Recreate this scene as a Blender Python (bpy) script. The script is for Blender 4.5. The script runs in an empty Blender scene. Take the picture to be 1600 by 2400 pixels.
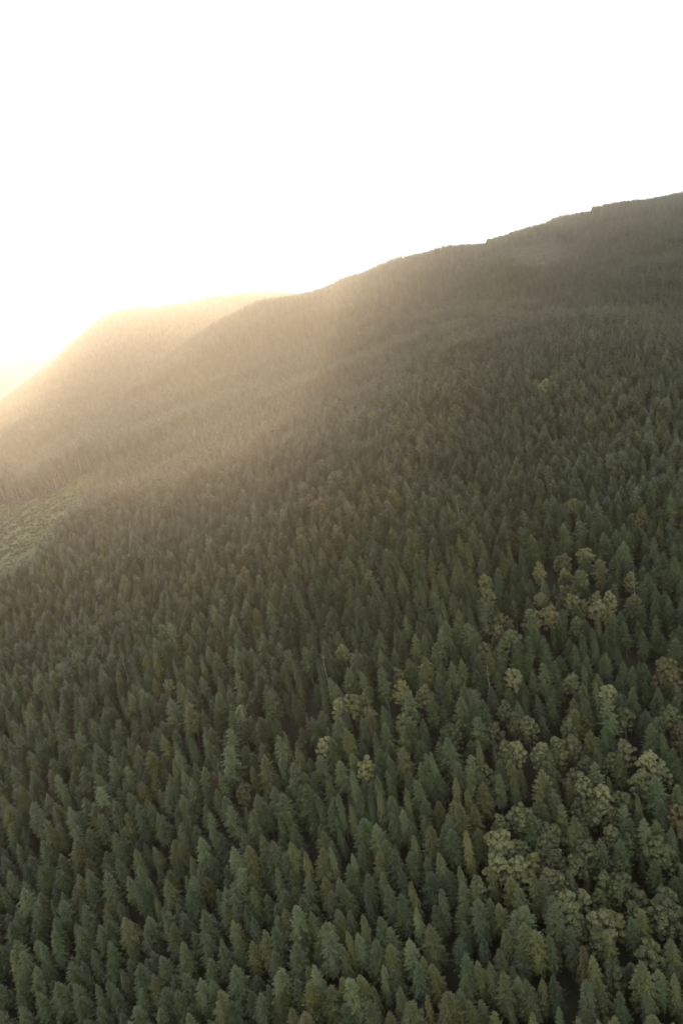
import bpy, math, random
import numpy as np
from mathutils import Matrix, Vector

scene = bpy.context.scene
col = scene.collection
rng = np.random.default_rng(11)
random.seed(11)

# ------------------------------------------------------------------ camera
CAM = np.array([0.0, 0.0, 200.0])
PITCH, ROLL, FPX = math.radians(15.7), math.radians(11.0), 1600.0   # focal length in pixels of the 1600x2400 photograph
FW = np.array([0, math.cos(PITCH), -math.sin(PITCH)])
UP0 = np.array([0, math.sin(PITCH), math.cos(PITCH)])
RT0 = np.array([1.0, 0, 0])
CU = math.cos(ROLL) * UP0 + math.sin(ROLL) * RT0
CR = math.cos(ROLL) * RT0 - math.sin(ROLL) * UP0
cd = bpy.data.cameras.new('camera'); cam = bpy.data.objects.new('camera', cd); col.objects.link(cam)
cd.sensor_fit = 'VERTICAL'; cd.sensor_height = 36.0; cd.sensor_width = 24.0; cd.lens = 24.0
cd.clip_start = 1.0; cd.clip_end = 30000.0
M = Matrix.Identity(4)
for i in range(3):
    M[i][0], M[i][1], M[i][2], M[i][3] = CR[i], CU[i], -FW[i], CAM[i]
cam.matrix_world = M
scene.camera = cam

# ------------------------------------------------------------------ sky, sun, exposure
SUN_EL, SUN_AZ = math.radians(6.9), math.radians(-13.5)      # azimuth measured from +Y towards +X
w = bpy.data.worlds.new('World'); scene.world = w; w.use_nodes = True
wn = w.node_tree; wn.nodes.clear()
sky = wn.nodes.new('ShaderNodeTexSky'); sky.sky_type = 'NISHITA'; sky.sun_disc = False
sky.sun_elevation = SUN_EL; sky.sun_rotation = SUN_AZ
sky.altitude = 300; sky.air_density = 1.0; sky.dust_density = 0.6; sky.ozone_density = 1.0
hs = wn.nodes.new('ShaderNodeHueSaturation'); hs.inputs['Saturation'].default_value = 0.35
bg = wn.nodes.new('ShaderNodeBackground'); bg.inputs['Strength'].default_value = 0.15
wo = wn.nodes.new('ShaderNodeOutputWorld')
wn.links.new(sky.outputs[0], hs.inputs['Color']); wn.links.new(hs.outputs[0], bg.inputs[0]); wn.links.new(bg.outputs[0], wo.inputs[0])

sl = bpy.data.lights.new('sun', 'SUN'); sl.energy = 2.2; sl.angle = math.radians(0.5); sl.color = (1.0, 0.75, 0.50)
so = bpy.data.objects.new('sun', sl); col.objects.link(so)
to_sun = Vector((math.sin(SUN_AZ) * math.cos(SUN_EL), math.cos(SUN_AZ) * math.cos(SUN_EL), math.sin(SUN_EL)))
so.rotation_euler = to_sun.to_track_quat('Z', 'Y').to_euler()
so.location = (0, 0, 600)

scene.view_settings.view_transform = 'Standard'; scene.view_settings.look = 'None'
scene.view_settings.gamma = 1.0; scene.view_settings.exposure = 2.15
cy = scene.cycles
cy.max_bounces = 6; cy.diffuse_bounces = 1; cy.glossy_bounces = 1; cy.transmission_bounces = 3
cy.volume_bounces = 0; cy.transparent_max_bounces = 4
cy.use_denoising = True; cy.denoiser = 'OPENIMAGEDENOISE'; cy.denoising_input_passes = 'RGB_ALBEDO_NORMAL'
cy.sample_clamp_indirect = 0.5; cy.sample_clamp_direct = 0.55
w.cycles.sampling_method = 'NONE'
HAZE_DENSITY, HAZE_G = 1.45e-4, 0.88

# ------------------------------------------------------------------ helpers
def ray(u, v):
    d = FW * FPX + CR * (u - 800.0) - CU * (v - 1200.0)
    return d / FPX                                            # one unit of depth along the lens axis
def project(P):
    q = np.asarray(P) - CAM
    z = q @ FW
    zs = np.where(z > 1, z, 1)
    return 800 + FPX * (q @ CR) / zs, 1200 - FPX * (q @ CU) / zs, z

def mesh_from(name, V, F, mats, mi=None, smooth=False):
    me = bpy.data.meshes.new(name)
    V = np.asarray(V, np.float32)
    me.vertices.add(len(V)); me.vertices.foreach_set('co', V.ravel())
    ls = np.array([len(f) for f in F], np.int32)
    me.loops.add(int(ls.sum())); me.loops.foreach_set('vertex_index', np.concatenate([np.asarray(f, np.int32) for f in F]))
    me.polygons.add(len(F)); me.polygons.foreach_set('loop_start', np.concatenate([[0], np.cumsum(ls)[:-1]]).astype(np.int32))
    for m in mats: me.materials.append(m)
    if mi is not None: me.polygons.foreach_set('material_index', np.asarray(mi, np.int32))
    me.polygons.foreach_set('use_smooth', np.full(len(F), smooth))
    me.update(); me.validate()
    return me

# ------------------------------------------------------------------ materials
def new_mat(name):
    m = bpy.data.materials.new(name); m.use_nodes = True; nt = m.node_tree; nt.nodes.clear()
    out = nt.nodes.new('ShaderNodeOutputMaterial'); return m, nt, out
def foliage_mat(name, c, c2, trans=0.12, rough=0.5, scale=0.35):
    """leaf colour that drifts between two tones from tree to tree and from spray to spray"""
    m, nt, out = new_mat(name); N = nt.nodes.new; L = nt.links.new
    oi = N('ShaderNodeObjectInfo'); geo = N('ShaderNodeNewGeometry')
    nz = N('ShaderNodeTexNoise'); nz.inputs['Scale'].default_value = scale; nz.inputs['Detail'].default_value = 2
    L(geo.outputs['Position'], nz.inputs['Vector'])
    a = N('ShaderNodeMath'); a.operation = 'MULTIPLY_ADD'; a.inputs[1].default_value = 0.7; L(oi.outputs['Random'], a.inputs[0])
    b = N('ShaderNodeMath'); b.operation = 'MULTIPLY_ADD'; b.inputs[1].default_value = 1.1; b.inputs[2].default_value = -0.4
    L(nz.outputs['Fac'], b.inputs[0]); L(b.outputs[0], a.inputs[2]); a.use_clamp = True
    mx = N('ShaderNodeMix'); mx.data_type = 'RGBA'; mx.inputs['A'].default_value = (*c, 1); mx.inputs['B'].default_value = (*c2, 1)
    L(a.outputs[0], mx.inputs['Factor'])
    v = N('ShaderNodeMath'); v.operation = 'MULTIPLY_ADD'; v.inputs[1].default_value = 0.8; v.inputs[2].default_value = 0.6
    w2 = N('ShaderNodeTexWhiteNoise'); w2.noise_dimensions = '1D'; L(oi.outputs['Random'], w2.inputs['W']); L(w2.outputs['Value'], v.inputs[0])
    hv = N('ShaderNodeHueSaturation'); L(mx.outputs['Result'], hv.inputs['Color']); L(v.outputs[0], hv.inputs['Value'])
    p = N('ShaderNodeBsdfPrincipled'); p.inputs['Roughness'].default_value = rough
    p.inputs['Specular IOR Level'].default_value = 0.5
    L(hv.outputs[0], p.inputs['Base Color'])
    t = N('ShaderNodeBsdfTranslucent'); L(hv.outputs[0], t.inputs['Color'])
    ms = N('ShaderNodeMixShader'); ms.inputs[0].default_value = trans
    L(p.outputs[0], ms.inputs[1]); L(t.outputs[0], ms.inputs[2]); L(ms.outputs[0], out.inputs['Surface'])
    return m
def bark_mat(name, c, c2):
    m, nt, out = new_mat(name); N = nt.nodes.new; L = nt.links.new
    tc = N('ShaderNodeTexCoord'); mp = N('ShaderNodeMapping'); mp.inputs['Scale'].default_value = (3, 3, 0.5); L(tc.outputs['Object'], mp.inputs[0])
    nz = N('ShaderNodeTexNoise'); nz.inputs['Scale'].default_value = 2; nz.inputs['Detail'].default_value = 4; L(mp.outputs[0], nz.inputs['Vector'])
    mx = N('ShaderNodeMix'); mx.data_type = 'RGBA'; mx.inputs['A'].default_value = (*c, 1); mx.inputs['B'].default_value = (*c2, 1); L(nz.outputs['Fac'], mx.inputs['Factor'])
    p = N('ShaderNodeBsdfPrincipled'); p.inputs['Roughness'].default_value = 0.9; L(mx.outputs['Result'], p.inputs['Base Color'])
    L(p.outputs[0], out.inputs['Surface']); return m
FIR = {
    'dark green':  foliage_mat('fir_dark',  (0.060, 0.080, 0.028), (0.078, 0.094, 0.032)),
    'grey green':  foliage_mat('fir_grey',  (0.088, 0.106, 0.042), (0.108, 0.120, 0.045)),
    'olive green': foliage_mat('fir_olive', (0.098, 0.106, 0.030), (0.120, 0.118, 0.034)),
    'light green': foliage_mat('fir_light', (0.112, 0.135, 0.056), (0.132, 0.146, 0.056)),
    'yellow green': foliage_mat('fir_yellow', (0.120, 0.116, 0.034), (0.150, 0.124, 0.036)),
    'reddish brown': foliage_mat('needles_dead', (0.150, 0.078, 0.050), (0.190, 0.115, 0.080)),
}
LEAF = {
    'pale green':   foliage_mat('leaf_pale',   (0.185, 0.195, 0.082), (0.245, 0.240, 0.105), 0.3, 0.5, 0.6),
    'green':        foliage_mat('leaf_green',  (0.115, 0.132, 0.052), (0.160, 0.166, 0.066), 0.3, 0.5, 0.6),
    'yellow':       foliage_mat('leaf_yellow', (0.180, 0.172, 0.060), (0.220, 0.200, 0.072), 0.3, 0.5, 0.6),
    'orange':       foliage_mat('leaf_orange', (0.160, 0.122, 0.052), (0.185, 0.155, 0.062), 0.3, 0.5, 0.6),
}
SHRUB = foliage_mat('shrub_leaf', (0.105, 0.112, 0.040), (0.160, 0.145, 0.052), 0.3, 0.6, 0.05)
BARK = bark_mat('bark', (0.11, 0.085, 0.065), (0.26, 0.22, 0.18))
BARK_PALE = bark_mat('bark_weathered', (0.17, 0.145, 0.12), (0.28, 0.25, 0.21))
def soil_mat():
    m, nt, out = new_mat('forest_floor'); N = nt.nodes.new; L = nt.links.new
    geo = N('ShaderNodeNewGeometry')
    nz = N('ShaderNodeTexNoise'); nz.inputs['Scale'].default_value = 0.08; nz.inputs['Detail'].default_value = 8; L(geo.outputs['Position'], nz.inputs['Vector'])
    r = N('ShaderNodeValToRGB'); e = r.color_ramp.elements
    e[0].position = 0.3; e[0].color = (0.035, 0.030, 0.020, 1); e[1].position = 0.7; e[1].color = (0.070, 0.068, 0.034, 1)
    L(nz.outputs['Fac'], r.inputs[0])
    p = N('ShaderNodeBsdfPrincipled'); p.inputs['Roughness'].default_value = 0.95; L(r.outputs[0], p.inputs['Base Color'])
    L(p.outputs[0], out.inputs['Surface']); return m
SOIL = soil_mat()

# ------------------------------------------------------------------ terrain: a smooth fit through surveyed canopy points
CANOPY = 19.0
def plane(x, y): return 200.0 - 195.0 + 0.23 * y + 0.10 * x - CANOPY
ctrl = []
def survey(lst):
    for u, v, d in lst: ctrl.append(CAM + ray(u, v) * d - np.array([0, 0, CANOPY]))
survey([(0, 2400, 235), (400, 2400, 216), (800, 2400, 200), (1200, 2400, 188), (1600, 2400, 180),
        (0, 1800, 330), (800, 1700, 285), (1600, 1800, 245), (0, 1400, 460), (400, 1400, 400), (800, 1200, 396),
        (1200, 1200, 370), (1600, 1300, 320), (300, 1100, 620), (600, 1000, 580), (900, 900, 570),
        (1200, 800, 570), (1600, 900, 470), (0, 1010, 1000), (300, 930, 1000), (600, 830, 920), (900, 760, 860),
        (1200, 660, 860), (1500, 650, 780), (1600, 700, 680)])
for u, v, d in [(0, 1300, 560), (100, 1180, 690), (0, 1180, 740), (215, 1110, 720)]:      # the open strip: bare ground is seen here
    ctrl.append(CAM + ray(u, v) * d)
RIDGE = [(735, 677, 1200), (860, 630, 1230), (1000, 590, 1280), (1140, 566, 1300), (1200, 540, 1350), (1400, 512, 1420), (1600, 498, 1500),
         (640, 692, 1200), (540, 737, 1180), (450, 803, 1150), (330, 873, 1150)]
HILL2 = [(640, 686, 2400), (540, 690, 2400), (400, 712, 2350), (290, 726, 2300), (190, 775, 2250), (130, 842, 2150), (60, 892, 2050), (0, 938, 1900)]
HILL3 = [(-200, 850, 3700), (0, 841, 3700), (130, 822, 3700), (250, 812, 3800), (400, 815, 3900)]
survey(RIDGE); survey(HILL2); survey(HILL3)
survey([(380, 790, 2050), (250, 840, 1950), (150, 890, 1850), (60, 940, 1650)])
def behind(lst, dist, drop):
    for u, v, d in lst:
        P = CAM + ray(u, v) * d; h = P[:2] / np.hypot(*P[:2])
        ctrl.append(np.array([P[0] + h[0] * dist, P[1] + h[1] * dist, P[2] - CANOPY - drop]))
behind(RIDGE[:7], 320, 60); behind(RIDGE[7:], 300, 70); behind(HILL2, 600, 220); behind(HILL3, 900, 250)
for x, y in [(-300, -300), (300, -300), (0, -300), (600, 200), (1100, 600), (-600, 0)]:
    ctrl.append(np.array([x, y, plane(x, y) - (30 if x < -500 else 0)]))
for x, y, z in [(-1600, 900, -120), (-1700, 2400, -160), (-1500, 3800, -180), (1800, 1500, 330), (2200, 2800, 250), (900, 3200, 150), (-2600, 5200, -150), (0, 4200, 0), (2500, 6500, 150), (2200, 0, 200), (-2200, -300, -100)]:
    ctrl.append(np.array([x, y, z]))
ctrl = np.array(ctrl)
def kern(r): return np.sqrt(r * r + 90.0 ** 2)
_R = np.hypot(ctrl[:, None, 0] - ctrl[None, :, 0], ctrl[:, None, 1] - ctrl[None, :, 1])
_W = np.linalg.solve(kern(_R) - np.eye(len(ctrl)) * 4.0, ctrl[:, 2] - plane(ctrl[:, 0], ctrl[:, 1]))
_ph = rng.uniform(0, 6.28, 16); _an = rng.uniform(0, 6.28, 16)
def ripple(x, y, wl, k0, n=6):
    s = 0
    for k in range(n):
        a = _an[k0 + k]; f = 6.283 / (wl * (0.7 + 0.13 * k)); s = s + np.sin((x * np.cos(a) + y * np.sin(a)) * f + _ph[k0 + k])
    return s / n * 1.6
def ground(x, y):
    x = np.asarray(x, float); y = np.asarray(y, float); sh = x.shape; x = x.ravel(); y = y.ravel()
    z = plane(x, y)
    for i in range(0, len(x), 20000):
        xs, ys = x[i:i + 20000], y[i:i + 20000]
        z[i:i + 20000] += kern(np.hypot(xs[:, None] - ctrl[None, :, 0], ys[:, None] - ctrl[None, :, 1])) @ _W
    amp = np.clip((y - 250) / 500, 0, 1)
    z += amp * (3.5 * ripple(x, y, 150, 0) + 5.0 * ripple(x, y, 330, 6))
    return z.reshape(sh)
def axis(lo, hi, fine_lo, fine_hi, step, grow=1.12):
    a = list(np.arange(fine_lo, fine_hi, step)); s = step
    while a[-1] < hi: s *= grow; a.append(a[-1] + s)
    s = step
    while a[0] > lo: s *= grow; a.insert(0, a[0] - s)
    a[0] = lo; a[-1] = hi
    return np.array(a)
gx = axis(-3000, 3000, -900, 1100, 20); gy = axis(-500, 8000, -100, 2600, 20)
GX, GY = np.meshgrid(gx, gy); GZ = ground(GX, GY)
nx, ny = len(gx), len(gy)
V = np.stack([GX.ravel(), GY.ravel(), GZ.ravel()], 1)
ii, jj = np.meshgrid(np.arange(nx - 1), np.arange(ny - 1)); q = (jj * nx + ii).ravel()
F = np.stack([q, q + 1, q + nx + 1, q + nx], 1)
go = bpy.data.objects.new('hillside_ground', mesh_from('hillside_ground', V, F, [SOIL], smooth=True)); col.objects.link(go)
go['kind'] = 'structure'
def gsample(x, y):
    """height of the built sheet (bilinear)"""
    x = np.clip(x, gx[0], gx[-1] - 1e-3); y = np.clip(y, gy[0], gy[-1] - 1e-3)
    i = np.clip(np.searchsorted(gx, x, 'right') - 1, 0, nx - 2); j = np.clip(np.searchsorted(gy, y, 'right') - 1, 0, ny - 2)
    fx = (x - gx[i]) / (gx[i + 1] - gx[i]); fy = (y - gy[j]) / (gy[j + 1] - gy[j])
    return (GZ[j, i] * (1 - fx) + GZ[j, i + 1] * fx) * (1 - fy) + (GZ[j + 1, i] * (1 - fx) + GZ[j + 1, i + 1] * fx) * fy
def stand_at(u, v, h):
    """where a tree of height h stands whose tip is seen at photo pixel (u, v)"""
    d = np.arange(60, 2600, 1.0); P = CAM + ray(u, v)[None, :] * d[:, None]
    hit = np.nonzero(P[:, 2] - h <= gsample(P[:, 0], P[:, 1]))[0]
    if len(hit) == 0: return None
    p = P[hit[0]]
    return np.array([p[0], p[1], gsample(p[0], p[1])])

# ------------------------------------------------------------------ tree shapes
def tube(V, F, pts, rad, n=7):
    b = len(V)
    for k, (p, r) in enumerate(zip(pts, rad)):
        for a in range(n):
            t = 6.2832 * a / n; V.append((p[0] + r * math.cos(t), p[1] + r * math.sin(t), p[2]))
    for k in range(len(pts) - 1):
        for a in range(n):
            a2 = (a + 1) % n; F.append((b + k * n + a, b + k * n + a2, b + (k + 1) * n + a2, b + (k + 1) * n + a))
def limb(V, F, p, q, r0, r1, n=4):
    p = np.array(p); q = np.array(q); d = q - p; d = d / np.linalg.norm(d)
    s = np.cross(d, [0.3, 0.2, 0.93]); s /= np.linalg.norm(s); t = np.cross(d, s); b = len(V)
    for c, r in ((p, r0), (q, r1)):
        for a in range(n):
            an = 6.2832 * a / n; V.append(tuple(c + r * (s * math.cos(an) + t * math.sin(an))))
    for a in range(n): a2 = (a + 1) % n; F.append((b + a, b + a2, b + n + a2, b + n + a))
def spray(V, F, base, dirv, side, nrm, l, wd, R):
    """one needle-covered twig: a kite with a fold"""
    b = len(V); mid = base + dirv * l * 0.55
    lift = nrm * (-0.10 * l)
    V += [tuple(base), tuple(mid + side * wd + lift * R.uniform(.3, 1.6)), tuple(base + dirv * l + lift * 1.5), tuple(mid - side * wd + lift * R.uniform(.3, 1.6))]
    F += [(b, b + 1, b + 2), (b, b + 2, b + 3)]
def conifer(seed, H=22.0, RAD=4.5, live=0.74, spacing=0.62, per=7, step=0.42, up_top=28, up_low=-14, power=0.92, girth=0.30, knee=0.58, fat=0.34, droop=0.10, thin=0.0):
    """returns trunk (V, F) and crown (V, F)"""
    R = random.Random(seed); TV, TF, CV, CF = [], [], [], []
    bend = R.uniform(-.35, .35), R.uniform(-.35, .35)
    def axis_at(z): t = z / H; return np.array([bend[0] * math.sin(t * 3.1), bend[1] * math.sin(t * 3.1), z])
    zs = np.linspace(-1.5, H * 0.985, 12)
    tube(TV, TF, [axis_at(max(z, 0)) if z > 0 else np.array([0, 0, z]) for z in zs], [girth * (1 - max(z, 0) / H) ** 0.8 + 0.03 for z in zs])
    for k in range(16):                                     # dead stubs below the live crown
        z = R.uniform(0.12, 1 - live) * H; a = R.uniform(0, 6.28); p = axis_at(z); l = R.uniform(.4, 1.4)
        limb(TV, TF, p, p + np.array([math.cos(a) * l, math.sin(a) * l, R.uniform(-.35, .1)]), .05, .015, 3)
    z = H; crown = H * live; lop = [R.uniform(.82, 1.12) for _ in range(7)]
    while z > H - crown:
        t = (H - z) / crown
        rr = RAD * min(1, (t + 0.012) / knee) ** power * (1 - 0.22 * max(0, t - .75) / .25)
        n = per if t > 0.06 else 4
        a0 = R.uniform(0, 6.28)
        for k in range(n):
            if R.random() < thin + 0.05: continue
            a = a0 + 6.2832 * (k + R.uniform(-.3, .3)) / n
            sec = lop[int((a % 6.2832) / 6.2832 * 7) % 7]
            L = max(0.22, rr * sec * R.uniform(.66, 1.12))
            el = math.radians(up_top + (up_low - up_top) * min(1, t * 1.9) ** 0.7 + R.uniform(-9, 9))
            h = np.array([math.cos(a), math.sin(a), 0]); sd = np.array([-math.sin(a), math.cos(a), 0])
            p0 = axis_at(z + R.uniform(-.2, .2))
            s = 0.22 if L > 0.8 else 0.0
            def pos(s): return p0 + h * (L * s * math.cos(el)) + np.array([0, 0, L * s * math.sin(el) - droop * L * s * s + 0.10 * L * s ** 4])
            limb(CV, CF, p0, pos(1.0), .035, .01, 3)
            ds = step / max(L, .3)
            while s < 1.02:
                p = pos(min(s, 1)); d0 = pos(min(s, 1) + .03) - p; d0 /= np.linalg.norm(d0)
                nr = np.cross(d0, sd); nr = nr if nr[2] > 0 else -nr
                ll = (0.34 * L * (1.08 - s) + 0.34) * R.uniform(.75, 1.25)
                for sg in (1, -1):
                    fa = math.radians(R.uniform(38, 66)); tw = R.uniform(-.75, .75)
                    dd = d0 * math.cos(fa) + sd * sg * math.sin(fa) + nr * R.uniform(-.28, .18)
                    dd /= np.linalg.norm(dd)
                    si = np.cross(nr * math.cos(tw) + sd * math.sin(tw), dd); si /= np.linalg.norm(si)
                    spray(CV, CF, p, dd, si, nr, ll, fat * ll * .5 + .05, R)
                s += ds * R.uniform(.8, 1.2)
            tw = R.uniform(-.6, .6); si = sd * math.cos(tw) + np.array([0, 0, math.sin(tw)])
            spray(CV, CF, pos(.9), d0, si, nr, .5 + .1 * L, .14 + .02 * L, R)
        z -= spacing * R.uniform(.8, 1.2) * (0.6 + 0.4 * min(1, t * 4))
    for k in range(5):                                      # leader
        a = R.uniform(0, 6.28); sd = np.array([math.cos(a), math.sin(a), 0]); spray(CV, CF, axis_at(H - .5), np.array([0, 0, 1.0]), sd, sd[[1, 0, 2]], 1.1, .09, R)
    return (TV, TF), (CV, CF)
def broadleaf(seed, H=20.0, RAD=4.6, leaf=0.50, n_lobe=44, dens=135):
    R = random.Random(seed); TV, TF, CV, CF = [], [], [], []
    fork = H * R.uniform(.32, .42)
    tube(TV, TF, [np.array([0, 0, z]) for z in (-1.5, 0, fork * .5, fork)], [.5, .38, .30, .25])
    lobes = []
    for k in range(n_lobe):
        a = 2.39996 * k + R.uniform(-.4, .4); f = math.sqrt((k + .5) / n_lobe)
        r = RAD * f * R.uniform(.6, 1.12); top = H * (1 - .34 * f ** 2.2) - R.uniform(0, .16) * H
        c = np.array([r * math.cos(a), r * math.sin(a), top - 1.5]); rad = R.choice([R.uniform(.5, .9), R.uniform(.8, 1.35)]) * RAD / 4.6
        lobes.append((c, rad))
        if R.random() < .7: lobes.append((c * np.array([.85, .85, 1]) - np.array([0, 0, R.uniform(1.6, 4.2)]), rad * R.uniform(.8, 1.1)))
    for c, rad in lobes:
        m = np.array([c[0] * .35, c[1] * .35, fork + (c[2] - fork) * .45])
        limb(TV, TF, (0, 0, fork * .9), m, .16, .09); limb(TV, TF, m, c, .08, .03)
        for k in range(int(dens * rad)):
            d = np.array([R.gauss(0, 1), R.gauss(0, 1), R.gauss(0.25, 1)]); d /= np.linalg.norm(d)
            p = c + d * rad * np.array([1, 1, .8]) * R.uniform(.55, 1.08)
            n = d + np.array([R.gauss(0, .65), R.gauss(0, .65), .45 + R.gauss(0, .6)]); n /= np.linalg.norm(n)
            s = np.cross(n, [R.gauss(0, 1), R.gauss(0, 1), R.gauss(0, 1)]); s /= np.linalg.norm(s); t = np.cross(n, s)
            l = leaf * R.uniform(.6, 1.35); b = len(CV)
            CV += [tuple(p - t * l * .5), tuple(p + s * l * .42 - n * l * .12), tuple(p + t * l * .6), tuple(p - s * l * .42 - n * l * .12)]
            CF += [(b, b + 1, b + 2), (b, b + 2, b + 3)]
    return (TV, TF), (CV, CF)

def both(name, tr, cr, bark, leaf):
    (tv, tf), (cv, cf) = tr, cr; o = len(tv)
    return mesh_from(name, list(tv) + list(cv), list(tf) + [tuple(i + o for i in f) for f in cf], [bark, leaf], [0] * len(tf) + [1] * len(cf))
forms = []                                                   # near conifer forms: (trunk mesh, crown mesh, raw shapes)
specs = [dict(), dict(RAD=4.8, live=.76), dict(RAD=3.9, live=.72), dict(RAD=4.5, live=.74, up_low=-20, droop=.16), dict(RAD=3.7, live=.76, power=.86), dict(RAD=5.1, live=.74, per=8, up_low=-8, power=.86),
         dict(RAD=3.1, live=.76, up_low=-30, droop=.28, power=.9, knee=.7, spacing=.42, step=.38, fat=.28), dict(RAD=3.6, live=.72, up_low=-28, droop=.30, power=.88, knee=.65, spacing=.44, step=.4, fat=.28), dict(RAD=4.1, live=.66, power=1.0), dict(RAD=4.5, live=.7, power=.96, per=8),
         dict(H=24, RAD=4.6, live=.62, power=.6, knee=.7, thin=.15, spacing=.8), dict(H=15, RAD=3.0, live=.78, power=.95, knee=.8)]
for k, sp in enumerate(specs):
    tr, cr = conifer(100 + k, **sp)
    forms.append((mesh_from('conifer_trunk', *tr, [BARK]), mesh_from('conifer_crown', *cr, [FIR['dark green']]), tr, cr))
far_raw = [conifer(200 + k, RAD=4.1 + .4 * (k % 3), live=.66, power=.92, spacing=.85, per=6, step=.85, fat=.62) for k in range(4)]
edge_raw = [conifer(250 + k, H=27, RAD=2.9, live=.40, spacing=.8, step=.8, fat=.6, girth=.42) for k in range(2)]
dead_raw = conifer(300, RAD=2.9, live=.6, thin=.25, spacing=.6, step=.5, fat=.34)
dead_form = (mesh_from('dead_trunk', *dead_raw[0], [BARK_PALE]), mesh_from('dead_crown', *dead_raw[1], [FIR['reddish brown']]))
leaf_forms = []
for k in range(5):
    tr, cr = broadleaf(400 + k, RAD=4.2 + .4 * (k % 3), n_lobe=40 + 3 * k)
    leaf_forms.append((mesh_from('broadleaf_trunk', *tr, [BARK]), mesh_from('broadleaf_crown', *cr, [LEAF['pale green']])))

# ------------------------------------------------------------------ the trees seen one by one (tip positions surveyed from the photograph)
K = 600 / 1568.0
def crop(x0, y0, lst): return [(x0 + c[0] * K, y0 + c[1] * K, c[2] if len(c) > 2 else '') for c in lst]
tips = []
tips += crop(0, 1500, [(690,50),(800,90),(820,160),(945,85),(1060,125),(720,195,'y'),(1240,245),(560,245),(790,320,'g'),(655,285),(880,355,'g'),(1045,365,'l'),(1160,410),(1110,290,'o'),(375,355,'g'),(500,340),(270,455),(210,500),(560,490),(715,560),(310,550,'g'),(500,590),(405,635),(585,640),(790,605),(930,575),(1000,590),(1290,540,'g'),(1150,560),(230,640),(195,705,'o'),(680,715,'l'),(840,710,'g'),(930,685),(1090,680,'l'),(1190,765),(65,680),(80,775,'g'),(515,785,'g'),(305,805,'y'),(600,825),(800,850,'g'),(770,880),(940,830,'o'),(1040,830),(130,900),(380,910),(470,905),(620,930,'l'),(720,925),(1015,905,'l'),(1105,960),(1180,910),(215,1020),(345,1000),(430,1030,'l'),(515,965),(570,1010),(700,985),(915,1010),(50,1015,'o'),(110,1070),(780,1070),(870,1055),(1000,1095),(1100,1135,'l'),(290,1095,'o'),(480,1070)])
tips += crop(500, 1950, [(115,110,'l'),(210,95,'o'),(300,25),(370,60,'g'),(480,80),(560,125),(660,110,'o'),(715,105,'l'),(860,150,'l'),(1010,130),(1100,120,'g'),(175,265,'l'),(235,270),(70,355,'l'),(580,275),(680,290),(450,285),(940,250),(1200,320,'y'),(1070,335,'g'),(430,370),(540,395),(600,490),(510,460,'l'),(440,485),(940,375),(1240,485),(760,490),(910,525),(130,555),(375,595),(310,615),(130,640),(235,690,'o'),(380,735),(500,690),(690,570),(820,620),(880,630,'l'),(710,660,'l'),(990,685),(800,710,'o'),(1195,660),(1320,580),(130,830,'l'),(400,850),(620,830,'l'),(510,910),(45,985),(340,960),(600,940),(670,950),(840,920,'l'),(970,1020),(1130,975),(790,900),(115,1050),(540,1110,'y'),(1310,1030,'y'),(1210,1095,'o'),(1080,1110)])
tips += crop(400, 1500, [(485,50,'g'),(540,205),(290,225,'y'),(730,90,'g'),(620,140),(1130,70,'g'),(1285,60),(1175,205,'l'),(1300,215),(200,250),(120,310),(285,320),(480,365),(625,300,'g'),(580,290),(770,185),(760,330,'g'),(840,475,'r'),(900,620,'r'),(1310,630,'r'),(1025,465),(1165,470),(960,585,'g'),(1240,575),(660,595,'l'),(770,670),(600,460),(550,485),(640,490),(190,430),(200,560,'g'),(245,540),(340,690,'g'),(40,675,'l'),(160,760),(265,815,'r'),(500,790),(560,720),(1110,700,'l'),(1110,820,'g'),(1275,680),(1450,490),(1420,700),(1260,845),(1330,810),(1520,755),(740,855,'l'),(870,820),(820,900),(640,905,'l'),(680,945),(330,970,'l'),(530,955),(70,960),(1000,970),(1030,960),(1100,1010),(1180,840),(1440,920,'o'),(1270,945),(1350,950),(1420,1050,'l'),(500,1045,'l'),(1180,1095),(1530,620)])
tips += crop(1000, 1600, [(220,10,'g'),(270,70,'l'),(210,95,'g'),(30,105,'g'),(20,440,'l'),(125,350,'g'),(415,370,'g'),(300,370,'o'),(440,490,'l'),(270,545,'g'),(580,525),(690,540,'o'),(740,620,'y'),(1110,150,'l'),(1170,75),(1030,5,'g'),(965,110,'o'),(990,300,'o'),(1340,180),(1410,240),(1500,230),(1040,415),(1400,590,'l'),(65,740,'o'),(130,820,'l'),(20,880,'o'),(150,900,'l'),(240,920,'y'),(70,1045),(820,770,'o'),(900,825,'o'),(1330,830,'l'),(870,600,'o'),(630,820),(190,750,'o'),(1170,450,'o')])
tips += crop(1000, 1950, [(90,360,'l'),(200,240,'l'),(290,330,'o'),(310,420,'l'),(300,500,'l'),(510,290,'o'),(440,440,'o'),(650,270,'o'),(700,265,'l'),(780,490,'g'),(580,560,'o'),(480,595),(670,650),(750,640),(425,710,'o'),(230,760),(390,825,'o'),(230,895,'o'),(940,710,'y'),(1165,760,'y'),(1100,650,'o'),(1250,390,'o'),(620,910),(560,900),(980,920),(1040,890),(1310,810),(20,580),(905,1150,'o'),(1050,1160,'l'),(1150,1150),(1340,980),(480,880,'o'),(120,990),(20,1030,'y')])
leafs = []
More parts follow.
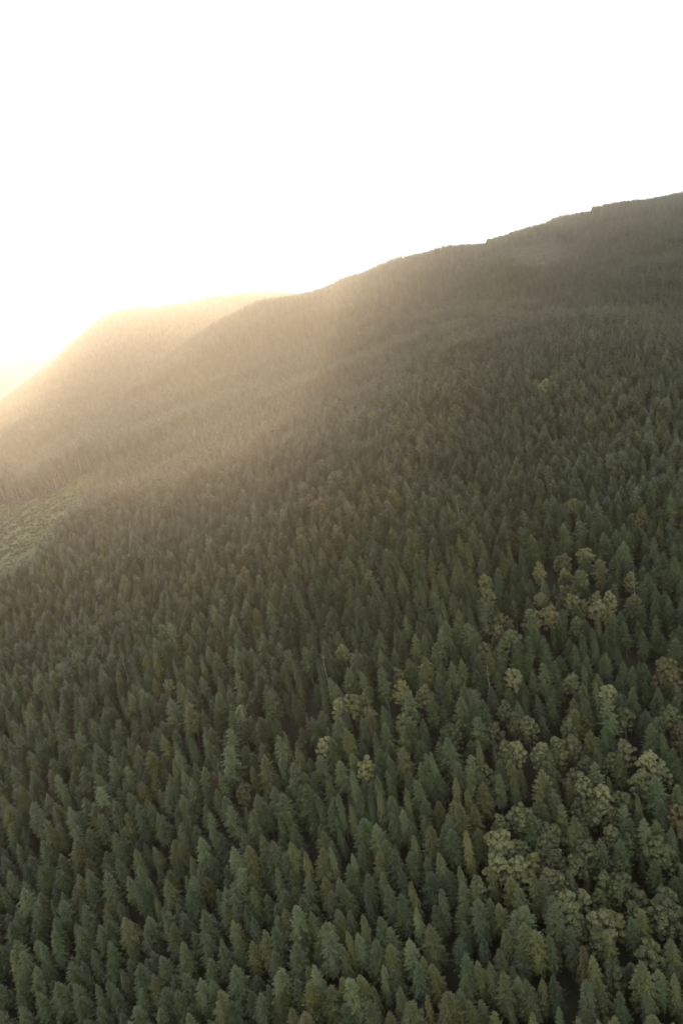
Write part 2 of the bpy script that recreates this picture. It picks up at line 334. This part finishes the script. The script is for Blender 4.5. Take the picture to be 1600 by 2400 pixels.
leafs += crop(1000, 1600, [(400,230),(540,180,'p'),(610,200,'p'),(860,215),(530,350,'p'),(690,350,'p'),(800,390,'p'),(880,300,'p'),(900,510,'p'),(960,440),(1200,330,'p'),(1130,410),(1350,400,'p'),(1420,460,'p'),(950,560,'p'),(1060,610,'p'),(1190,650),(980,720),(1120,740,'y'),(570,720),(440,800,'p'),(430,900,'p'),(460,1000,'p'),(560,960),(710,940,'p'),(780,1010,'p'),(900,1040,'p'),(960,930),(1220,930),(1170,1080),(640,1040,'y'),(720,1130,'p'),(1480,120),(740,850),(350,500),(1040,700)])
leafs += crop(1000, 1950, [(300,270),(950,350,'p'),(1080,230),(1160,300),(830,350,'p'),(880,460),(1060,480,'p'),(1130,470,'y'),(1300,340),(1450,420),(750,210,'p'),(1040,570)])
leafs += crop(1000, 1150, [(680,430,'y'),(830,370,'p'),(960,340,'p'),(1050,410,'p'),(840,470,'y'),(930,460),(1060,510,'o'),(1240,490,'y'),(830,570,'p'),(350,500,'y'),(360,570),(690,610,'p'),(880,620,'p'),(950,650,'y'),(1030,610,'p'),(1110,600,'p'),(1270,630,'p'),(740,690,'o'),(1110,700,'y'),(440,730,'y'),(430,800,'p'),(500,830),(440,930),(60,920),(1460,1000,'y'),(1425,1100,'o'),(1485,1090,'o'),(1300,100,'y'),(930,170,'p'),(600,220),(880,1110),(890,30)])
leafs += crop(0, 1500, [(1020,230,'p'),(1470,400,'p'),(1480,850)])
leafs += crop(400, 1500, [(1420,430,'p'),(1170,310,'p'),(1190,715,'y'),(1020,340,'p'),(1400,240,'y'),(420,390,'p'),(1040,20,'p')])
leafs += [(u, v, c) for u, v, c in [(1255,885,'p'),(1275,882,'p'),(1295,888,'p'),(1265,897,'p'),(1322,918,'o'),(1140,758,'y'),(1150,757,'y'),(1078,768,'y'),(1065,770,'y'),(775,1105,'y'),(780,1098,'y'),(705,1125,'y'),(735,1165,'o'),(752,1163,'o'),(765,1158,'o'),(730,1140,'o'),(720,1150,'o'),(855,962,'p'),(868,958,'y'),(945,935,''),(960,930,''),(962,1000,'o'),(1000,985,'o'),(1065,945,''),(392,1137,'o'),(375,1175,''),(365,1170,''),(1268,715,'y'),(1420,545,'y'),(1435,542,'y'),(1332,1365,''),(545,1200,''),(570,1325,'o'),(1590,1690,'o'),(1592,1880,'o')]]

leafs += [(u, v, 'p' if k % 3 == 0 else '') for k, (u, v) in enumerate([(1210,2000),(1290,1990),(1370,1985),(1300,2040),(1400,2080),(1450,2040),(1430,1930),(1360,1860),(1480,2110),(1340,2120),(1290,1790),(1270,1750),(1180,1730),(1500,1800),(1300,1720),(1160,1990),(1240,1420),(1350,1440),(1400,1400),(1170,1450),(1130,1500),(1200,1560),(1100,1610),(1180,1640),(1420,1600),(1460,1650),(930,1560),(860,1650),(990,1600),(820,1620),(760,1720),(1050,1690),(1540,1960),(1560,2080),(1520,2200),(1430,2250),(700,1230),(860,1330)])]
def put(name, label, cat, group, p, s, rz, trunk, crown, leafmat, width=1.0, lean=0.0):
    e = bpy.data.objects.new(name, None); col.objects.link(e); e.empty_display_size = 1.0
    e.location = p; e.rotation_euler = (lean * math.cos(rz * 3), lean * math.sin(rz * 3), rz); e.scale = (s * width, s * width, s)
    e['label'] = label; e['category'] = cat; e['group'] = group
    t = bpy.data.objects.new('trunk', trunk); c = bpy.data.objects.new('crown', crown)
    for o in (t, c): col.objects.link(o); o.parent = e
    c.material_slots[0].link = 'OBJECT'; c.material_slots[0].material = leafmat
    return e
placed, used_labels = [], set()
def place_words(p, s, H):
    u, v, z = project(np.array(p) + [0, 0, H * s])
    return float(u) / 16.0, (2400 - float(v)) / 24.0
ONES = 'zero one two three four five six seven eight nine ten eleven twelve thirteen fourteen fifteen sixteen seventeen eighteen nineteen'.split()
TENS = '- - twenty thirty forty fifty sixty seventy eighty ninety'.split()
def number(n):
    n = max(0, n)
    return 'hundred' if n > 99 else ONES[n] if n < 20 else TENS[n // 10] + ('-' + ONES[n % 10] if n % 10 else '')
def unique(fmt, p, s, H):
    a, b = place_words(p, s, H)
    for da, db in ((0, 0), (1, 0), (-1, 0), (0, 1), (0, -1), (1, 1), (-1, -1)):
        lab = fmt % (number(int(a + .5) + da), number(int(b + .5) + db))
        if lab not in used_labels: break
    used_labels.add(lab); return lab
CODE = {'y': 'yellow green', 'o': 'olive green', 'l': 'light green', 'g': 'grey green', 'r': 'reddish brown'}
for u, v, c in leafs:                                        # broadleaved trees
    k = random.randrange(5); far = v < 1200
    H = random.uniform(16.5, 21.5) if not far else random.uniform(19.5, 23)
    p = stand_at(u, v, H)
    if p is None: continue
    kind = {'p': 'pale green', 'y': 'yellow', 'o': 'orange', '': 'green'}[c]; s = H / 20.0
    lab = unique('rounded ' + kind + ' broadleaf tree, top %s percent across and %s percent up', p, s, 20)
    wd = random.uniform(.85, 1.1) * (1.0 if v > 1200 else 1.1)
    put('broadleaf_tree', lab, 'tree', 'broadleaved trees among the conifers', p, s, random.uniform(0, 6.28), leaf_forms[k][0], leaf_forms[k][1], LEAF[kind], wd)
    placed.append((p[0], p[1], 4.0))
n_con = 0
def add_conifer(u, v, c, p=None, s=None):
    global n_con
    if p is None:
        s = random.uniform(.80, 1.05)
        if c == 'r': s *= .8
        p = stand_at(u, v, 22.0 * s)
        if p is None or not (-30 < u < 1640): return
    for (x, y, r) in placed:
        if (x - p[0]) ** 2 + (y - p[1]) ** 2 < 2.6 ** 2: return
    colour = CODE.get(c) or random.choice(['dark green', 'dark green', 'grey green', 'olive green'] if v < 1950 else ['dark green', 'olive green', 'olive green', 'light green'])
    if c == 'r':
        t, cr = dead_form; lab = unique('sparse reddish brown dying conifer, tip %s percent across and %s percent up', p, s, 22)
    else:
        k = random.choice([0, 1, 2, 3, 4, 5, 8, 9, 0, 3, 10]) if random.random() < (.75 if u > 700 else .92) else random.choice([6, 7])
        if c == 'y' and u > 900: k = 6
        t, cr = forms[k][0], forms[k][1]
        fmt = ('tall ' if s > 1.02 else 'slim ' if k in (2, 4, 6, 8) else 'broad ' if k in (1, 5) else 'shaggy ') + colour + ' fir, tip %s percent across and %s percent up'
        lab = unique(fmt, p, s, 22)
    put('conifer_tree', lab, 'tree', 'conifers on the near slope', p, s, random.uniform(0, 6.28), t, cr, FIR[colour], random.uniform(.85, 1.2), random.uniform(0, .045))
    placed.append((p[0], p[1], 3.2)); n_con += 1
for u, v, c in sorted(tips, key=lambda t: -t[1]): add_conifer(u, v, c)
print('individual conifers', n_con, 'broadleaf', len(leafs))

# bare snags
def snag_shape(seed, H=20, pale=True, arms=14):
    R = random.Random(seed); TV, TF, CV, CF = [], [], [], []
    tube(TV, TF, [np.array([.15 * math.sin(z * .3), 0, z]) for z in np.linspace(-1, H, 9)], [.20 - .16 * k / 8 for k in range(9)])
    for k in range(arms):
        z = R.uniform(.45, .98) * H; a = R.uniform(0, 6.28); l = R.uniform(.6, 2.6)
        m = np.array([math.cos(a) * l * .6, math.sin(a) * l * .6, z - .1 * l]); e = np.array([math.cos(a) * l, math.sin(a) * l, z + .2 * l])
        limb(CV, CF, (0, 0, z), m, .06, .04); limb(CV, CF, m, e, .04, .015)
    return mesh_from('snag_trunk', TV, TF, [BARK_PALE]), mesh_from('snag_branches', CV, CF, [BARK_PALE])
for u, v, H, lab in [(1068, 1162, 26, 'thin bare pale snag standing above the mid slope right of centre'), (1482, 1335, 27, 'bare pale snag beside the yellow broadleaf patch near the right edge'),
                     (1140, 1560, 25, 'white branchy snag left of the right hand broadleaf patches'), (285, 1535, 25, 'thin pale snag among firs at the left, below the open strip'), (755, 1535, 24, 'pale dead snag near the middle of the picture')]:
    p = stand_at(u, v, H)
    tm, bm_ = snag_shape(int(u), H)
    e = bpy.data.objects.new('dead_snag', None); col.objects.link(e); e.location = p; e['label'] = lab; e['category'] = 'dead tree'; e['group'] = 'bare snags'
    for nm, me in (('trunk', tm), ('branches', bm_)):
        o = bpy.data.objects.new(nm, me); col.objects.link(o); o.parent = e
    placed.append((p[0], p[1], 3.0))

# ------------------------------------------------------------------ the rest of the forest
def inside(poly, u, v):
    r = np.zeros(len(u), bool); n = len(poly)
    for a in range(n):
        x1, y1 = poly[a]; x2, y2 = poly[(a + 1) % n]
        if y1 == y2: continue
        c = ((y1 > v) != (y2 > v)) & (u < (x2 - x1) * (v - y1) / (y2 - y1) + x1); r ^= c
    return r
STRIP = [(-140, 1184), (0, 1176), (85, 1168), (130, 1150), (228, 1092), (222, 1122), (130, 1212), (78, 1300), (0, 1335), (-140, 1365)]
GLADE = [(1185, 596), (1210, 575), (1260, 566), (1340, 566), (1352, 585), (1320, 603), (1255, 612), (1200, 606)]
BENCH = [(1010, 628), (1060, 616), (1110, 614), (1108, 622), (1060, 630)]
def jitter_grid(x0, x1, y0, y1, sp):
    xs = np.arange(x0, x1, sp); ys = np.arange(y0, y1, sp * .87); X, Y = np.meshgrid(xs, ys)
    X = X + (np.arange(len(ys)) % 2)[:, None] * sp * .5
    X = X + rng.uniform(-.36, .36, X.shape) * sp; Y = Y + rng.uniform(-.36, .36, Y.shape) * sp
    return X.ravel(), Y.ravel()
def visible(x, y, z, top, slack=25):
    """keep what stands in or near the frame and is not far behind a crest"""
    P = np.stack([x, y, z + top], 1); u, v, d = project(P); ub, vb, _ = project(np.stack([x, y, z], 1))
    ok = (d > 40) & (u > -330) & (u < 1930) & (vb > 300) & (v < 2850)
    idx = np.nonzero(ok)[0]
    for f in np.linspace(.15, .97, 40):
        q = CAM + (P[idx] - CAM) * f
        idx = idx[q[:, 2] > gsample(q[:, 0], q[:, 1]) - slack]
        if len(idx) == 0: break
    return idx
pts = []
for (x0, x1, y0, y1, sp) in [(-300, 300, 20, 340, 6.7), (-700, 700, 340, 700, 5.7), (-900, 1200, 700, 1800, 5.8), (-1300, 300, 1800, 3000, 9.0)]:
    X, Y = jitter_grid(x0, x1, y0, y1, sp); Z = gsample(X, Y)
    k = visible(X, Y, Z, 22.0); pts.append(np.stack([X[k], Y[k], Z[k]], 1))
P = np.concatenate(pts)
stand = 0.97 + .05 * ripple(P[:, 0], P[:, 1], 120, 3) + .04 * ripple(P[:, 0], P[:, 1], 40, 9)
age = np.tanh(7 * (ripple(P[:, 0], P[:, 1] * 1.8, 260, 2) - .15))          # stands of different age meet along edges
stand += .12 * age * np.clip((P[:, 1] - 450) / 250, 0, 1)
S = stand * rng.triangular(.72, 1.0, 1.13, len(P))
near = P[:, 1] < 330
S[near] *= .86; S[P[:, 1] > 330] *= .94
pl = np.array(placed)
keep = np.ones(len(P), bool)
for i in np.nonzero(P[:, 1] < 900)[0]:
    d2 = (pl[:, 0] - P[i, 0]) ** 2 + (pl[:, 1] - P[i, 1]) ** 2
    if (d2 < pl[:, 2] ** 2).any(): keep[i] = False
for u, v, r in [(700, 1700, 8), (622, 1770, 7), (905, 1680, 6), (1342, 1370, 5), (1345, 2330, 5), (1065, 2250, 4), (1500, 1560, 7), (1110, 1120, 6)]:
    c = stand_at(u, v, 8)
    keep &= (P[:, 0] - c[0]) ** 2 + (P[:, 1] - c[1]) ** 2 > r * r
u0, v0, d0 = project(P)                                       # shorter stands along two stretches of the crest
crest = (d0 > 1050) & (v0 < 640)
dip = np.where(u0 < 1142, np.clip((u0 - 1080) / 60, 0, 1), np.clip((u0 - 1300) / 85, 0, 1)) * (((u0 < 1142) & (u0 > 1060)) | ((u0 > 1300) & (u0 < 1388)))
S = np.where(crest, S * (1 - .27 * dip), S)
keep &= (ripple(P[:, 0], P[:, 1], 26, 1) + .8 * ripple(P[:, 0], P[:, 1], 60, 6) + rng.normal(0, .45, len(P))) < 1.75      # small openings
ub, vb, _ = project(P); ut, vt, dt = project(P + np.stack([0 * S, 0 * S, 22 * S], 1))
ju, jv = rng.normal(0, 9, len(P)), rng.normal(0, 5, len(P))
for poly, f in ((STRIP, 1.0), (GLADE, .6), (BENCH, .3)):
    keep &= ~(inside(poly, ub + ju * f, vb + jv * f) | inside(poly, ut + ju * f, vt + jv * f) | inside(poly, .5 * (ub + ut), .5 * (vb + vt)))
edge = np.zeros(len(P), bool)
for poly, reach in ((STRIP, 34), (GLADE, 9), (BENCH, 9)):
    for dv in np.linspace(3, reach, 6): edge |= inside(poly, ub, vb + dv) & ~inside(poly, ub, vb)
edge &= (dt > 560) & (rng.random(len(P)) < np.where(dt > 950, .5, .9))
P, S, ut, vt, dt, edge = P[keep], S[keep], ut[keep], vt[keep], dt[keep], edge[keep]
# keep building one by one until the nearest 300 conifers are things of their own
vis = (ut > 0) & (ut < 1600) & (vt < 2400) & (vt > 0)
order = np.argsort(dt + np.where(vis, 0, 1e6)); taken = np.zeros(len(P), bool)
for i in order:
    if n_con >= 300: break
    before = n_con; add_conifer(ut[i], vt[i], '', P[i], float(S[i]))
    taken[i] = n_con > before
P, S, dt, edge = P[~taken], S[~taken], dt[~taken], edge[~taken]
print('stand trees', len(P))

protos = bpy.data.collections.new('tree_forms')
names = ['dark green', 'dark green', 'grey green', 'olive green', 'dark green', 'olive green', 'olive green', 'dark green', 'grey green', 'olive green', 'grey green', 'light green']
pid = 0
def add_proto(me):
    global pid
    o = bpy.data.objects.new('tree_form_%03d' % pid, me); protos.objects.link(o); pid += 1; return pid - 1
near_ids, far_ids = [], []
for k, f in enumerate(forms): near_ids.append(add_proto(both('conifer_near', f[2], f[3], BARK, FIR[names[k]])))
near_ids.append(add_proto(both('conifer_near', forms[0][2], forms[0][3], BARK, FIR['grey green'])))
near_ids.append(add_proto(both('conifer_near', forms[1][2], forms[1][3], BARK, FIR['light green'])))
near_tone = names + ['grey green', 'light green']; far_tone = []
for k, f in enumerate(far_raw):
    for cname in ('dark green', 'grey green', 'olive green', 'light green'): far_tone.append(cname); far_ids.append(add_proto(both('conifer_far', f[0], f[1], BARK, FIR[cname])))
edge_ids = [add_proto(both('conifer_edge', f[0], f[1], BARK_PALE, FIR[c])) for f, c in zip(edge_raw, ('grey green', 'olive green'))]
def bush(seed):
    R = random.Random(seed); V, F = [], []
    for k in range(170):
        d = np.array([R.gauss(0, 1), R.gauss(0, 1), abs(R.gauss(0, .8))]); d /= np.linalg.norm(d); p = d * R.uniform(.5, 1.1) * np.array([1.1, 1.1, 1.0])
        n = d + np.array([R.gauss(0, .5), R.gauss(0, .5), .4]); n /= np.linalg.norm(n); s = np.cross(n, [R.gauss(0, 1), R.gauss(0, 1), .3]); s /= np.linalg.norm(s); t = np.cross(n, s); l = R.uniform(.25, .5); b = len(V)
        V += [tuple(p - t * l), tuple(p + s * l * .7), tuple(p + t * l), tuple(p - s * l * .7)]; F += [(b, b + 1, b + 2), (b, b + 2, b + 3)]
    return V, F
bush_ids = [add_proto(mesh_from('bush_form', *bush(500 + k), [SHRUB])) for k in range(3)]

def scatter(name, P, rot, scl, idx, label, cat):
    me = bpy.data.meshes.new(name); me.vertices.add(len(P)); me.vertices.foreach_set('co', np.asarray(P, np.float32).ravel())
    tilt = np.stack([rng.normal(0, .022, len(P)), rng.normal(0, .022, len(P)), np.asarray(rot)], 1)
    a = me.attributes.new('turn', 'FLOAT_VECTOR', 'POINT'); a.data.foreach_set('vector', tilt.astype(np.float32).ravel())
    a = me.attributes.new('size', 'FLOAT_VECTOR', 'POINT'); a.data.foreach_set('vector', np.asarray(scl, np.float32).ravel())
    a = me.attributes.new('form', 'INT', 'POINT'); a.data.foreach_set('value', np.asarray(idx, np.int32))
    o = bpy.data.objects.new(name, me); col.objects.link(o)
    g = bpy.data.node_groups.new(name, 'GeometryNodeTree')
    g.interface.new_socket('Geometry', in_out='INPUT', socket_type='NodeSocketGeometry'); g.interface.new_socket('Geometry', in_out='OUTPUT', socket_type='NodeSocketGeometry')
    N = g.nodes.new; L = g.links.new
    gi, gout = N('NodeGroupInput'), N('NodeGroupOutput'); ci = N('GeometryNodeCollectionInfo'); ci.inputs['Collection'].default_value = protos
    ci.inputs['Separate Children'].default_value = True; ci.inputs['Reset Children'].default_value = True
    ip = N('GeometryNodeInstanceOnPoints'); ip.inputs['Pick Instance'].default_value = True
    def attr(n, t): x = N('GeometryNodeInputNamedAttribute'); x.data_type = t; x.inputs['Name'].default_value = n; return x.outputs['Attribute']
    L(gi.outputs[0], ip.inputs['Points']); L(ci.outputs[0], ip.inputs['Instance']); L(attr('form', 'INT'), ip.inputs['Instance Index'])
    L(attr('turn', 'FLOAT_VECTOR'), ip.inputs['Rotation']); L(attr('size', 'FLOAT_VECTOR'), ip.inputs['Scale']); L(ip.outputs[0], gout.inputs[0])
    md = o.modifiers.new('trees', 'NODES'); md.node_group = g
    o['kind'] = 'stuff'; o['label'] = label; o['category'] = cat
    return o
# the stands drift from one tone to another in patches
patch = ripple(P[:, 0], P[:, 1], 190, 4) + .7 * ripple(P[:, 0], P[:, 1], 70, 8) + rng.normal(0, .75, len(P))
tone = np.where(patch > 1.0, 'olive green', np.where(patch > .1, 'grey green', 'dark green'))
tone = np.where(rng.random(len(P)) < .04, 'light green', tone)
def pick(ids, tones):
    out = np.zeros(len(P), int)
    for t in ('dark green', 'grey green', 'olive green', 'light green'):
        c = np.array([i for i, x in zip(ids, tones) if x == t]); m = tone == t; out[m] = rng.choice(c, m.sum())
    return out
idx = np.where(dt < 520, pick(near_ids, near_tone), pick(far_ids, far_tone))
idx = np.where(edge, np.array(edge_ids)[rng.integers(0, 2, len(P))], idx)
wd = rng.triangular(.85, 1.05, 1.3, len(P)) * np.where(P[:, 1] > 330, 1.12, 1.0) * np.where(P[:, 1] > 1800, 1.5, 1.0)
scatter('conifer_forest', P, rng.uniform(0, 6.28, len(P)), np.stack([S * wd, S * wd, S], 1), idx, 'dense dark conifer forest covering the whole mountain slope up to the skyline', 'forest')

# low growth on the open ground
def grass_mat():
    m, nt, out = new_mat('rough_grass'); N = nt.nodes.new; L = nt.links.new
    geo = N('ShaderNodeNewGeometry'); nz = N('ShaderNodeTexNoise'); nz.inputs['Scale'].default_value = 0.12; nz.inputs['Detail'].default_value = 9; nz.inputs['Roughness'].default_value = .7
    L(geo.outputs['Position'], nz.inputs['Vector'])
    r = N('ShaderNodeValToRGB'); e = r.color_ramp.elements
    e[0].position = 0.32; e[0].color = (0.085, 0.075, 0.036, 1); e[1].position = 0.66; e[1].color = (0.180, 0.160, 0.058, 1)
    x = e.new(.5); x.color = (0.115, 0.120, 0.040, 1); L(nz.outputs['Fac'], r.inputs[0])
    p = N('ShaderNodeBsdfPrincipled'); p.inputs['Roughness'].default_value = 0.9; L(r.outputs[0], p.inputs['Base Color']); L(p.outputs[0], out.inputs['Surface']); return m
GRASS = grass_mat()
gp = []
for poly, n, step in ((STRIP, 9000, 5.0), (GLADE, 2600, 5.0), (BENCH, 150, 5.0)):
    grow = [(u, v) for u, v in poly]
    pu = [p[0] for p in poly]; pv = [p[1] for p in poly]
    c = np.array([stand_at(u, v, 0.0) for u, v in poly]); X, Y = np.meshgrid(np.arange(c[:, 0].min() - 60, c[:, 0].max() + 60, step), np.arange(c[:, 1].min() - 90, c[:, 1].max() + 30, step))
    Z = gsample(X, Y) + 0.25; U, W, D = project(np.stack([X.ravel(), Y.ravel(), Z.ravel()], 1))
    U = U + 7 * ripple(X.ravel(), Y.ravel(), 40, 2); W = W + 4 * ripple(X.ravel(), Y.ravel(), 55, 5)
    ok = (inside(poly, U, W) | inside(poly, U, W - 14) | inside(poly, U, W - 26)).reshape(X.shape)
    a, b = X.shape; F = []
    for jy in range(a - 1):
        for ix in range(b - 1):
            if ok[jy, ix] and ok[jy, ix + 1] and ok[jy + 1, ix] and ok[jy + 1, ix + 1]: q = jy * b + ix; F.append((q, q + 1, q + b + 1, q + b))
    if poly is STRIP:
      g = bpy.data.objects.new('grass_clearing', mesh_from('grass_clearing', np.stack([X.ravel(), Y.ravel(), Z.ravel()], 1), F, [GRASS], smooth=True)); col.objects.link(g); g['kind'] = 'structure'
    pick_q = rng.integers(0, len(F), n)
    for q in pick_q:
        jy, ix = divmod(F[q][0], b); x = X[jy, ix] + rng.uniform(0, step); y = Y[jy, ix] + rng.uniform(0, step); gp.append((x, y, float(gsample(x, y)) + .1))
gp = np.array(gp); dens = ripple(gp[:, 0], gp[:, 1], 30, 7) + rng.normal(0, .5, len(gp)); gp = gp[dens > -.2]
sc = rng.uniform(.3, 1.2, len(gp)) ** 1.4
scatter('open_ground_shrubs', gp, rng.uniform(0, 6.28, len(gp)), np.stack([sc, sc, sc * rng.uniform(.5, 1.0, len(gp))], 1), rng.choice(bush_ids, len(gp)), 'low yellow green shrubs and grass on open ground between the stands', 'shrubs')

# ------------------------------------------------------------------ haze
hz0 = float(GZ.min()) - 1.5; hz1 = max(float(GZ.max()) + 45, 240.0)
x0, x1, y0, y1 = -3010, 3010, -510, 8010
V = [(x, y, z) for z in (hz0, hz1) for x, y in ((x0, y0), (x1, y0), (x1, y1), (x0, y1))]
F = [(0, 3, 2, 1), (4, 5, 6, 7), (0, 1, 5, 4), (1, 2, 6, 5), (2, 3, 7, 6), (3, 0, 4, 7)]
hm, nt, out = new_mat('haze_air'); pv = nt.nodes.new('ShaderNodeVolumePrincipled')
pv.inputs['Color'].default_value = (0.74, 0.70, 0.63, 1); pv.inputs['Density'].default_value = HAZE_DENSITY; pv.inputs['Anisotropy'].default_value = HAZE_G
nt.links.new(pv.outputs[0], out.inputs['Volume'])
ho = bpy.data.objects.new('haze', mesh_from('haze', V, F, [hm])); col.objects.link(ho); ho['kind'] = 'stuff'; ho['label'] = 'pale sunlit haze filling the valley air'; ho['category'] = 'haze'
print('haze box', hz0, hz1, 'ground', GZ.min(), GZ.max())
